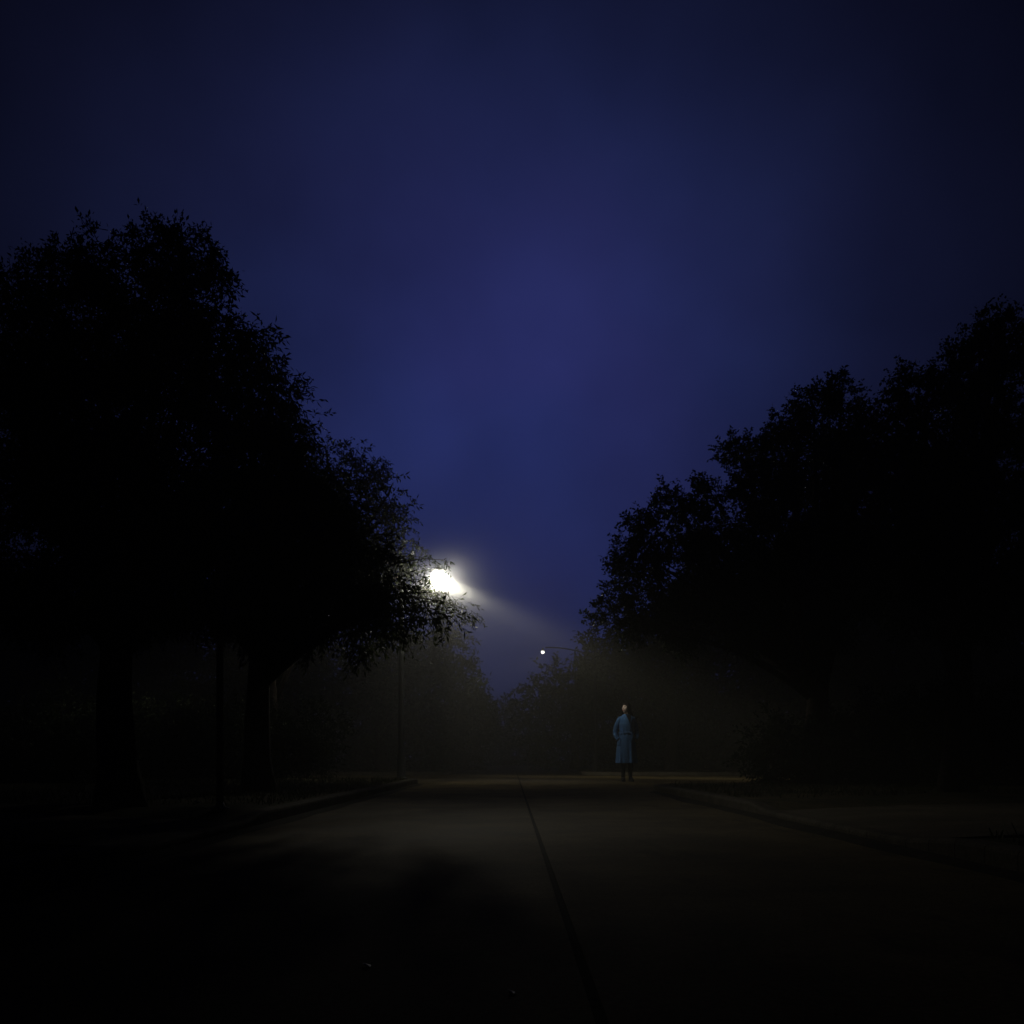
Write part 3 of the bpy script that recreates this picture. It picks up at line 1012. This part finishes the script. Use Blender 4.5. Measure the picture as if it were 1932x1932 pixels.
def build_person(loc, rz):
    root = empty('person', loc, rz)
    tag(root, 'person with long dark hair in a belted blue coat and black boots, looking left', 'person')
    # ---- body: one continuous surface
    bm = bmesh.new()
    nu, nv = 72, 56
    rings = []
    for j in range(nv + 1):
        v = 0.04 + (math.pi - 0.08) * j / nv
        rings.append([hp(*head_shape(2 * math.pi * i / nu, v)) for i in range(nu)])
    rings_loft(bm, rings)
    for s in (-1, 1):                                     # ears
        capsule_chain(bm, [hp(s * 0.073, 0.008, -0.022), hp(s * 0.078, 0.016, 0.0), hp(s * 0.076, 0.016, 0.018)], [0.008, 0.011, 0.009], 8)
    capsule_chain(bm, [(0.02, 0.01, 1.36), (0.02, 0.012, 1.43), hp(0.0, 0.018, -0.05)], [0.060, 0.050, 0.050], 16)
    # torso
    def ell(z, a, b, cx=0.01, cy=0.0, n=24):
        return [Vector((cx + a * math.cos(2 * math.pi * k / n), cy + b * math.sin(2 * math.pi * k / n), z)) for k in range(n)]
    rings_loft(bm, [ell(0.82, 0.15, 0.095), ell(0.92, 0.155, 0.10), ell(1.05, 0.112, 0.08), ell(1.2, 0.135, 0.09), ell(1.30, 0.15, 0.09),
                    ell(1.37, 0.12, 0.07), ell(1.41, 0.06, 0.05)])
    for s, cx in ((-1, -0.06), (1, 0.10)):                # legs
        capsule_chain(bm, [(s * 0.075 + 0.01, 0, 0.88), (0.5 * (s * 0.075 + 0.01 + cx), -0.01, 0.62), (cx, 0.0, 0.46), (cx, 0.012, 0.32), (cx, 0.012, 0.09)],
                      [0.085, 0.07, 0.054, 0.052, 0.035], 14)
        capsule_chain(bm, [(cx, 0.03, 0.045), (cx + s * 0.012, -0.06, 0.035), (cx + s * 0.02, -0.13, 0.028)], [0.034, 0.034, 0.026], 10)
    ARMS = {-1: [(-0.145, 0.0, 1.345), (-0.20, 0.02, 1.20), (-0.232, 0.03, 1.06), (-0.222, -0.03, 0.97), (-0.170, -0.070, 0.905)],
            1: [(0.165, 0.0, 1.345), (0.215, 0.02, 1.20), (0.245, 0.03, 1.06), (0.240, -0.03, 0.97), (0.194, -0.070, 0.905)]}
    for s, a in ARMS.items():
        capsule_chain(bm, [Vector(a[0]) + Vector((-s * 0.012, 0, -0.035))] + a[1:], [0.036, 0.038, 0.034, 0.030, 0.024], 12)
        w = Vector(a[-1]); dirn = Vector((-s * 0.42, 0.22, -0.88)).normalized()
        inward = Vector((-s, 0, 0))
        palm = w + dirn * 0.05
        capsule_chain(bm, [w, palm, palm + dirn * 0.02], [0.024, 0.032, 0.03], 10)
        for k in range(4):                                # fingers curl forward into the pocket
            off = Vector((0, 1, 0.3)).normalized() * (0.026 - 0.0175 * k)
            b0 = palm + dirn * 0.03 + off + inward * 0.01
            L = (0.030, 0.034, 0.031, 0.024)[k]
            capsule_chain(bm, [b0, b0 + dirn * L + inward * 0.006, b0 + dirn * L * 1.8 + inward * 0.022], [0.0095, 0.009, 0.0075], 8)
        tb = palm + Vector((0, -0.024, 0.0)) - dirn * 0.02
        capsule_chain(bm, [tb, tb + dirn * 0.03 + Vector((0, -0.016, 0)), tb + dirn * 0.055 + Vector((0, -0.014, 0)) + inward * 0.01], [0.011, 0.010, 0.008], 8)
    remesh_to('body', bm, 0.0062, M_SKIN, root, 2)
    # eyes, brows, lips follow the head
    for s in (-1, 1):
        bm = bmesh.new()
        bmesh.ops.create_icosphere(bm, subdivisions=2, radius=0.0118, matrix=Matrix.Translation(hp(s * 0.030, -0.0705, 0.002)))
        e = from_bm('eye', bm, M_EYE, root)
        bm = bmesh.new()
        bmesh.ops.create_icosphere(bm, subdivisions=2, radius=0.0062, matrix=Matrix.Translation(hp(s * 0.030, -0.0775, 0.002)))
        from_bm('iris', bm, M_IRIS, e)
        bm = bmesh.new()
        pts = []
        for t in (0.013, 0.024, 0.035, 0.046):
            X = s * t
            pts.append(hp(X, -0.0915 * math.sqrt(max(0, 1 - (X / 0.072) ** 2 - 0.045)) - 0.006, 0.021 + 0.004 * math.sin((t - 0.013) / 0.033 * 2.6)))
        tube(bm, pts, [0.0035, 0.0045, 0.004, 0.002], 6, True)
        from_bm('eyebrow', bm, M_BROW, root)
    bm = bmesh.new()
    for z0, rr_ in ((-0.0575, 0.0045), (-0.0675, 0.0055)):
        pts = [hp(X, -0.087 * math.sqrt(max(0, 1 - (X / 0.064) ** 2)) + 0.0085 - 0.008 * (1 - (X / 0.024) ** 2), z0 + 0.0025 * (X / 0.022) ** 2) for X in (-0.022, -0.012, 0, 0.012, 0.022)]
        tube(bm, pts, [0.0015, rr_ * .8, rr_, rr_ * .8, 0.0015], 8)
    from_bm('lips', bm, M_LIP, root)
    # ---- hair: cap over the skull, side lengths falling to the shoulders
    bm = bmesh.new()
    rings = []
    nu = 64
    hr = random.Random(3)
    strand = [0.004 * math.sin(i * 2.9) + hr.uniform(-0.003, 0.003) for i in range(nu)]
    for j in range(15):
        v = math.pi - 0.05 - 1.72 * j / 14
        ring = []
        for i in range(nu):
            u = 2 * math.pi * i / nu
            front = max(0.0, math.cos(u))
            vv = max(v, math.pi - 0.05 - (1.72 - 0.64 * front ** 0.8) * j / 14)
            X, Y, Z = head_shape(u, vv)
            n = Vector((X / 0.072 ** 2, Y / 0.092 ** 2, Z / 0.112 ** 2)).normalized()
            off = 0.014 + strand[i] + 0.010 * (1 - front)
            ring.append(hp(*(Vector((X, Y, Z)) + n * off)))
        rings.append(ring)
    inner = []
    for ring in rings[::-1]:
        inner.append([HEADC + (p - HEADC) * 0.90 for p in ring])
    rings_loft(bm, rings + inner)
    for i in range(44):                                   # falling locks round the back and sides
        u = math.radians(62 + (298 - 62) * i / 43)
        X, Y, Z = head_shape(u, math.pi * 0.60)
        p0 = hp(X * 1.12, Y * 1.12, Z + 0.015)
        X, Y, Z = head_shape(u, math.pi * 0.42)
        p1 = hp(X * 1.18, Y * 1.16, Z)
        dn = Vector((0.10 + 0.45 * (p1.x - 0.02) + 0.05 * (p1.y < 0), 0.14 + 0.2 * p1.y, 0))
        wob = Vector((hr.uniform(-.012, .012), hr.uniform(-.012, .012), 0))
        ln = 0.20 + 0.05 * hr.random()
        p2 = p1 + dn * 0.35 + wob + Vector((0, 0, -0.09))
        p3 = p1 + dn * 0.62 - wob * 0.6 + Vector((0, 0, -ln * 0.75))
        p4 = p1 + dn * 0.70 + wob * 1.2 + Vector((0, 0, -ln))
        tube(bm, [p0, p1, p2, p3, p4], [0.012, 0.017, 0.018, 0.015, 0.004], 7)
    from_bm('hair', bm, M_HAIR, root)
    # ---- coat
    prof = [(0.395, 0.222, 0.150), (0.41, 0.226, 0.153), (0.55, 0.216, 0.150), (0.70, 0.208, 0.146), (0.82, 0.200, 0.142), (0.92, 0.186, 0.134), (1.0, 0.155, 0.118),
            (1.05, 0.134, 0.106), (1.10, 0.142, 0.109), (1.18, 0.158, 0.118), (1.26, 0.170, 0.122), (1.32, 0.176, 0.116), (1.365, 0.168, 0.102),
            (1.395, 0.140, 0.088), (1.42, 0.100, 0.074), (1.445, 0.076, 0.066)]
    def prof_at(z):
        for (z0, a0, b0), (z1, a1, b1) in zip(prof, prof[1:]):
            if z0 <= z <= z1:
                t = (z - z0) / (z1 - z0)
                t2 = t
                return a0 + (a1 - a0) * t2, b0 + (b1 - b0) * t2
        return prof[-1][1:] if z > prof[-1][0] else prof[0][1:]
    CX = 0.012
    def edge_x(z):                                        # free edge of the wrapped front
        if z < 1.05: return 0.098 - 0.01 * (1.05 - z)
        if z < 1.235: return 0.098 - (z - 1.05) / 0.185 * 0.032
        return 0.066
    def coat_pt(th, z, extra=0.0):
        a, b = prof_at(z)
        x = CX + a * math.cos(th); y = b * math.sin(th)
        r = extra
        low = max(0.0, min(1.0, (1.02 - z) / 0.55))
        r += low * (0.012 * math.sin(5 * th + 0.6) + 0.007 * math.sin(11 * th + 1.9) + 0.004 * math.sin(17 * th + 6 * z))
        k = math.exp(-((z - 1.05) / 0.085) ** 2)
        r += k * 0.007 * math.sin(13 * th + 22 * z) * (1 if y < 0 else .5)
        r += 0.005 * math.exp(-((z - 0.95) / 0.07) ** 2) * math.sin(26 * (x * 0.7 + z) + 1.0)
        if y < 0 and x < edge_x(z) and z < 1.26: r += 0.011
        return Vector((x + math.cos(th) * r, y + math.sin(th) * r, z))
    bm = bmesh.new()
    N = 160
    zs = [0.395 + (1.445 - 0.395) * i / 74 for i in range(75)]
    outer = [[coat_pt(2 * math.pi * k / N, z) for k in range(N)] for z in zs]
    innr = [[coat_pt(2 * math.pi * k / N, z, -0.010) for k in range(N)] for z in zs]
    vo = rings_loft(bm, innr[::-1][-12:] if False else outer, True, False)
    vi = rings_loft(bm, innr[:14], True, False)
    for k in range(N):                                    # hem thickness
        bm.faces.new((vo[0][k], vi[0][k], vi[0][(k + 1) % N], vo[0][(k + 1) % N]))
    # sleeves
    for s, a in ARMS.items():
        q = [Vector(p) for p in a]
        q[0] = Vector((q[0].x - s * 0.02, q[0].y, q[0].z - 0.002))
        fine, rads = [], []
        R = [0.062, 0.058, 0.051, 0.047, 0.044]
        for i in range(len(q) - 1):
            for j in range(7):
                t = j / 7
                fine.append(q[i].lerp(q[i + 1], t))
                rads.append((R[i] * (1 - t) + R[i + 1] * t))
        fine.append(q[-1]); rads.append(R[-1])
        for _ in range(2):
            fine = [fine[0]] + [(fine[i - 1] + fine[i] * 2 + fine[i + 1]) / 4 for i in range(1, len(fine) - 1)] + [fine[-1]]
        rads = [r + 0.0035 * math.sin(i * 1.7 + s) + 0.002 * math.sin(i * 2.9) for i, r in enumerate(rads)]
        dd = (fine[-1] - fine[-2]).normalized()
        fine += [fine[-1] + dd * 0.0005]; rads += [rads[-1] * 0.78]
        tube(bm, [fine[0] + Vector((-s * 0.03, 0, 0.006))] + fine, [0.056] + rads, 22)
    from_bm('coat', bm, M_COAT, root)
    # ---- black turtleneck in the V of the coat
    def front_y(x, z, off):
        a, b = prof_at(z)
        t = max(0.0, 1 - ((x - CX) / a) ** 2)
        return -b * math.sqrt(t) - off
    bm = bmesh.new()
    def patch(bm, left, right, zs_, off0, off1, nx=10, thick=0.006):
        """strip between two x-functions of z lying on the coat's front"""
        rows = []
        for i, z in enumerate(zs_):
            row = []
            for k in range(nx + 1):
                t = k / nx
                x = left(z) * (1 - t) + right(z) * t
                row.append(Vector((x, front_y(x, z, off0 * (1 - t) + off1 * t), z)))
            rows.append(row)
        vf = [[bm.verts.new(p) for p in r] for r in rows]
        vb = [[bm.verts.new(p + Vector((0, thick, 0))) for p in r] for r in rows]
        n = len(rows)
        for i in range(n - 1):
            for k in range(nx):
                bm.faces.new((vf[i][k], vf[i][k + 1], vf[i + 1][k + 1], vf[i + 1][k]))
                bm.faces.new((vb[i][k], vb[i + 1][k], vb[i + 1][k + 1], vb[i][k + 1]))
        for k in range(nx):
            bm.faces.new((vf[0][k], vb[0][k], vb[0][k + 1], vf[0][k + 1]))
            bm.faces.new((vf[-1][k], vf[-1][k + 1], vb[-1][k + 1], vb[-1][k]))
        for i in range(n - 1):
            bm.faces.new((vf[i][0], vf[i + 1][0], vb[i + 1][0], vb[i][0]))
            bm.faces.new((vf[i][-1], vb[i][-1], vb[i + 1][-1], vf[i + 1][-1]))
    def lin(z, z0, x0, z1, x1): return x0 + (x1 - x0) * max(0, min(1, (z - z0) / (z1 - z0)))
    zv = [1.225 + 0.215 * i / 16 for i in range(17)]
    vl = lambda z: lin(z, 1.225, 0.066, 1.44, -0.022)
    vr = lambda z: lin(z, 1.225, 0.068, 1.44, 0.105)
    patch(bm, vl, vr, zv, 0.013, 0.013)
    lathe(bm, [(0.058, 1.39), (0.060, 1.43), (0.057, 1.452), (0.060, 1.458), (0.056, 1.463), (0.050, 1.461)], 24, (0.018, 0.008, 0), 1.0, 1.0)
    from_bm('sweater', bm, M_KNIT, root)
    # ---- lapels
    bm = bmesh.new()
    zl = [1.10 + 0.345 * i / 22 for i in range(23)]
    def l_in(z): return vl(z) if z > 1.225 else lin(z, 1.10, 0.096, 1.225, 0.066)
    def l_out(z):
        if z < 1.31: return lin(z, 1.10, 0.088, 1.31, -0.058)
        return lin(z, 1.31, -0.058, 1.445, -0.060)
    patch(bm, l_out, l_in, zl, 0.017, 0.024)
    from_bm('lapel', bm, M_COAT, root)
    bm = bmesh.new()
    zr = [1.20 + 0.24 * i / 16 for i in range(17)]
    def r_out(z):
        if z < 1.33: return lin(z, 1.20, 0.082, 1.33, 0.158)
        if z < 1.345: return lin(z, 1.33, 0.158, 1.345, 0.118)
        return lin(z, 1.345, 0.140, 1.44, 0.118)
    patch(bm, lambda z: vr(z) if z > 1.225 else lin(z, 1.20, 0.076, 1.225, 0.068), r_out, zr, 0.018, 0.014)
    from_bm('lapel', bm, M_COAT, root)
    # ---- belt with a knot and hanging ends
    bm = bmesh.new()
    rings = []
    for k in range(96):
        th = 2 * math.pi * k / 96
        ring = []
        for (dz, dr) in ((-0.022, 0.002), (-0.024, 0.013), (0, 0.017), (0.024, 0.013), (0.022, 0.002)):
            p = coat_pt(th, 1.045 + dz + 0.004 * math.sin(th * 3), 0.0)
            c = Vector((CX, 0, p.z))
            ring.append(p + (p - c).normalized() * (dr + 0.004))
        rings.append(ring)
    rings.append(rings[0])
    vr_ = [[bm.verts.new(p) for p in r] for r in rings[:-1]]
    n = len(vr_)
    for i in range(n):
        a, b = vr_[i], vr_[(i + 1) % n]
        for k in range(4):
            bm.faces.new((a[k], a[k + 1], b[k + 1], b[k]))
        bm.faces.new((a[4], a[0], b[0], b[4]))
    kx = 0.094
    ky = front_y(kx, 1.045, 0.038)
    bmesh.ops.create_icosphere(bm, subdivisions=2, radius=0.021, matrix=Matrix.Translation((kx, ky, 1.045)) @ Matrix.Diagonal((1.1, .7, 1.2, 1)))
    for (dx, ln, ph) in ((0.004, 0.15, 0.0), (0.022, 0.11, 1.0)):
        pts = [Vector((kx, ky, 1.045)), Vector((kx + dx, ky - 0.008, 1.02)), Vector((kx + dx + 0.003, ky - 0.016, 1.03 - ln * 0.5)), Vector((kx + dx, ky - 0.028, 1.03 - ln))]
        tube(bm, pts, [0.012, 0.014, 0.015, 0.015], 8, True, 0.35)
    from_bm('belt', bm, M_COAT, root)
    # ---- pockets
    for s in (-1, 1):
        bm = bmesh.new()
        c = Vector(ARMS[s][-1])
        pts = [Vector((c.x + s * 0.03 * (t - .5) - s * 0.0, c.y - 0.02 - 0.02 * t, c.z + 0.035 - 0.13 * t)) for t in (0, .33, .66, 1)]
        th0 = math.atan2(-0.55, s * 0.83)
        rows = []
        for i in range(7):
            z = 0.915 - 0.024 * i
            rows.append([coat_pt(th0 - s * (j - 2.5) * 0.085, z, 0.010 + 0.012 * math.sin(math.pi * j / 5)) for j in range(6)])
        vf = [[bm.verts.new(p) for p in r] for r in rows]
        for a, b in zip(vf, vf[1:]):
            for j in range(5): bm.faces.new((a[j], a[j + 1], b[j + 1], b[j]))
        ret = bmesh.ops.extrude_face_region(bm, geom=bm.faces[:])
        for v in ret['geom']:
            if isinstance(v, bmesh.types.BMVert):
                v.co += Vector((v.co.x - CX, v.co.y, 0)).normalized() * -0.006
        from_bm('pocket', bm, M_COAT, root)
    # ---- boots
    for s, cx in ((-1, -0.06), (1, 0.10)):
        bm = bmesh.new()
        n = 20
        def el(cx_, cy_, z, a, b): return [Vector((cx_ + a * math.cos(2 * math.pi * k / n), cy_ + b * math.sin(2 * math.pi * k / n), z)) for k in range(n)]
        rings_loft(bm, [el(cx, 0.005, 0.075, 0.040, 0.050), el(cx, 0.012, 0.12, 0.040, 0.046), el(cx, 0.014, 0.20, 0.045, 0.050), el(cx, 0.012, 0.30, 0.058, 0.060),
                        el(cx, 0.008, 0.38, 0.061, 0.062), el(cx, 0.004, 0.47, 0.060, 0.062), el(cx, 0.004, 0.47, 0.054, 0.056)])
        tx = s * 0.02
        def ft(t, z0, z1, w):                              # foot cross-sections from heel to toe
            y = 0.06 - 0.22 * t
            return [Vector((cx + tx * t + w * math.cos(2 * math.pi * k / n), y, (z0 + z1) / 2 + (z1 - z0) / 2 * math.sin(2 * math.pi * k / n))) for k in range(n)]
        rings_loft(bm, [ft(-0.03, 0.03, 0.075, 0.022), ft(0.03, 0.012, 0.10, 0.037), ft(0.2, 0.010, 0.115, 0.040), ft(0.42, 0.010, 0.105, 0.040), ft(0.62, 0.008, 0.078, 0.043),
                        ft(0.82, 0.008, 0.062, 0.042), ft(0.95, 0.010, 0.05, 0.030), ft(1.0, 0.016, 0.036, 0.012)])
        b = from_bm('boot', bm, M_BOOT, root)
        bm = bmesh.new()
        rings_loft(bm, [el(cx, 0.042, 0.0, 0.028, 0.026), el(cx, 0.042, 0.030, 0.032, 0.030)])
        outl = [(0.0, -0.18), (0.022, -0.172), (0.040, -0.14), (0.045, -0.09), (0.040, -0.04), (0.036, 0.005)]
        pts2 = [Vector((cx + tx * (0.06 - y) / 0.22 + x, y, 0)) for x, y in outl] + [Vector((cx + tx * (0.06 - y) / 0.22 - x, y, 0)) for x, y in outl[::-1][:-1]]
        rings_loft(bm, [[p.copy() for p in pts2], [p + Vector((0, 0, 0.014)) for p in pts2]])
        from_bm('sole', bm, M_BOOT, b, smooth=False)
    return root
PD = 21.2
build_person(((1181 - 966) / FPX * PD, PD, 0.005), math.radians(5))

# ------------------------------------------------------------------ night haze
bm = bmesh.new()
box(bm, -70, 70, -12, 124, -1.2, 6.5)
hz = from_bm('haze', bm, None, smooth=False)
tag(hz, 'thin pale night haze hanging over the street', 'haze', kind='stuff')
m = bpy.data.materials.new('haze_air')
m.use_nodes = True
nt = m.node_tree
nt.nodes.clear()
pv = nt.nodes.new('ShaderNodeVolumePrincipled')
pv.inputs['Color'].default_value = (0.93, 0.93, 0.82, 1)
pv.inputs['Density'].default_value = HAZE_DENSITY
pv.inputs['Anisotropy'].default_value = 0.35
om = nt.nodes.new('ShaderNodeOutputMaterial')
nt.links.new(pv.outputs[0], om.inputs['Volume'])
hz.data.materials.append(m)

def mist(name, label, c, R, dens, soft):
    """a soft round scattering volume, thickest in the middle"""
    bm = bmesh.new()
    bmesh.ops.create_icosphere(bm, subdivisions=3, radius=R)
    o = from_bm(name, bm, None)
    o.location = c
    tag(o, label, 'mist', kind='stuff')
    m = bpy.data.materials.new('mist_glare_air')
    m.use_nodes = True
    nt = m.node_tree
    nt.nodes.clear()
    tcn = nt.nodes.new('ShaderNodeTexCoord')
    ln = nt.nodes.new('ShaderNodeVectorMath'); ln.operation = 'LENGTH'
    nt.links.new(tcn.outputs['Object'], ln.inputs[0])
    def mth(op, a, b):
        n = nt.nodes.new('ShaderNodeMath'); n.operation = op
        nt.links.new(a, n.inputs[0]); n.inputs[1].default_value = b
        return n.outputs[0]
    e = nt.nodes.new('ShaderNodeMath'); e.operation = 'EXPONENT'
    nt.links.new(mth('MULTIPLY', mth('POWER', mth('DIVIDE', ln.outputs['Value'], soft), 1.3), -1.0), e.inputs[0])
    edge = nt.nodes.new('ShaderNodeMapRange'); edge.interpolation_type = 'SMOOTHSTEP'
    for k, v in zip(('From Min', 'From Max', 'To Min', 'To Max'), (R * 0.55, R * 0.98, 1.0, 0.0)):
        edge.inputs[k].default_value = v
    nt.links.new(ln.outputs['Value'], edge.inputs['Value'])
    mm = nt.nodes.new('ShaderNodeMath'); mm.operation = 'MULTIPLY'
    nt.links.new(e.outputs[0], mm.inputs[0]); nt.links.new(edge.outputs[0], mm.inputs[1])
    pv = nt.nodes.new('ShaderNodeVolumePrincipled')
    pv.inputs['Color'].default_value = (0.92, 0.93, 0.92, 1)
    pv.inputs['Anisotropy'].default_value = 0.3
    nt.links.new(mth('MULTIPLY', mm.outputs[0], dens), pv.inputs['Density'])
    om = nt.nodes.new('ShaderNodeOutputMaterial')
    nt.links.new(pv.outputs[0], om.inputs['Volume'])
    o.data.materials.append(m)
    return o
mist('mist', 'added mist volume standing in for lens glare around the bright lamp', (pL.x + 0.10, LD, pL.z - 0.06), 2.4, 0.75, 0.38)  # added dense volume; its scatter stands in for the lamp's lens glare
mist('mist', 'wide faint mist hanging under the bright lamp', (pL.x + 0.3, LD + 0.5, 1.75), 4.4, 0.034, 2.4)
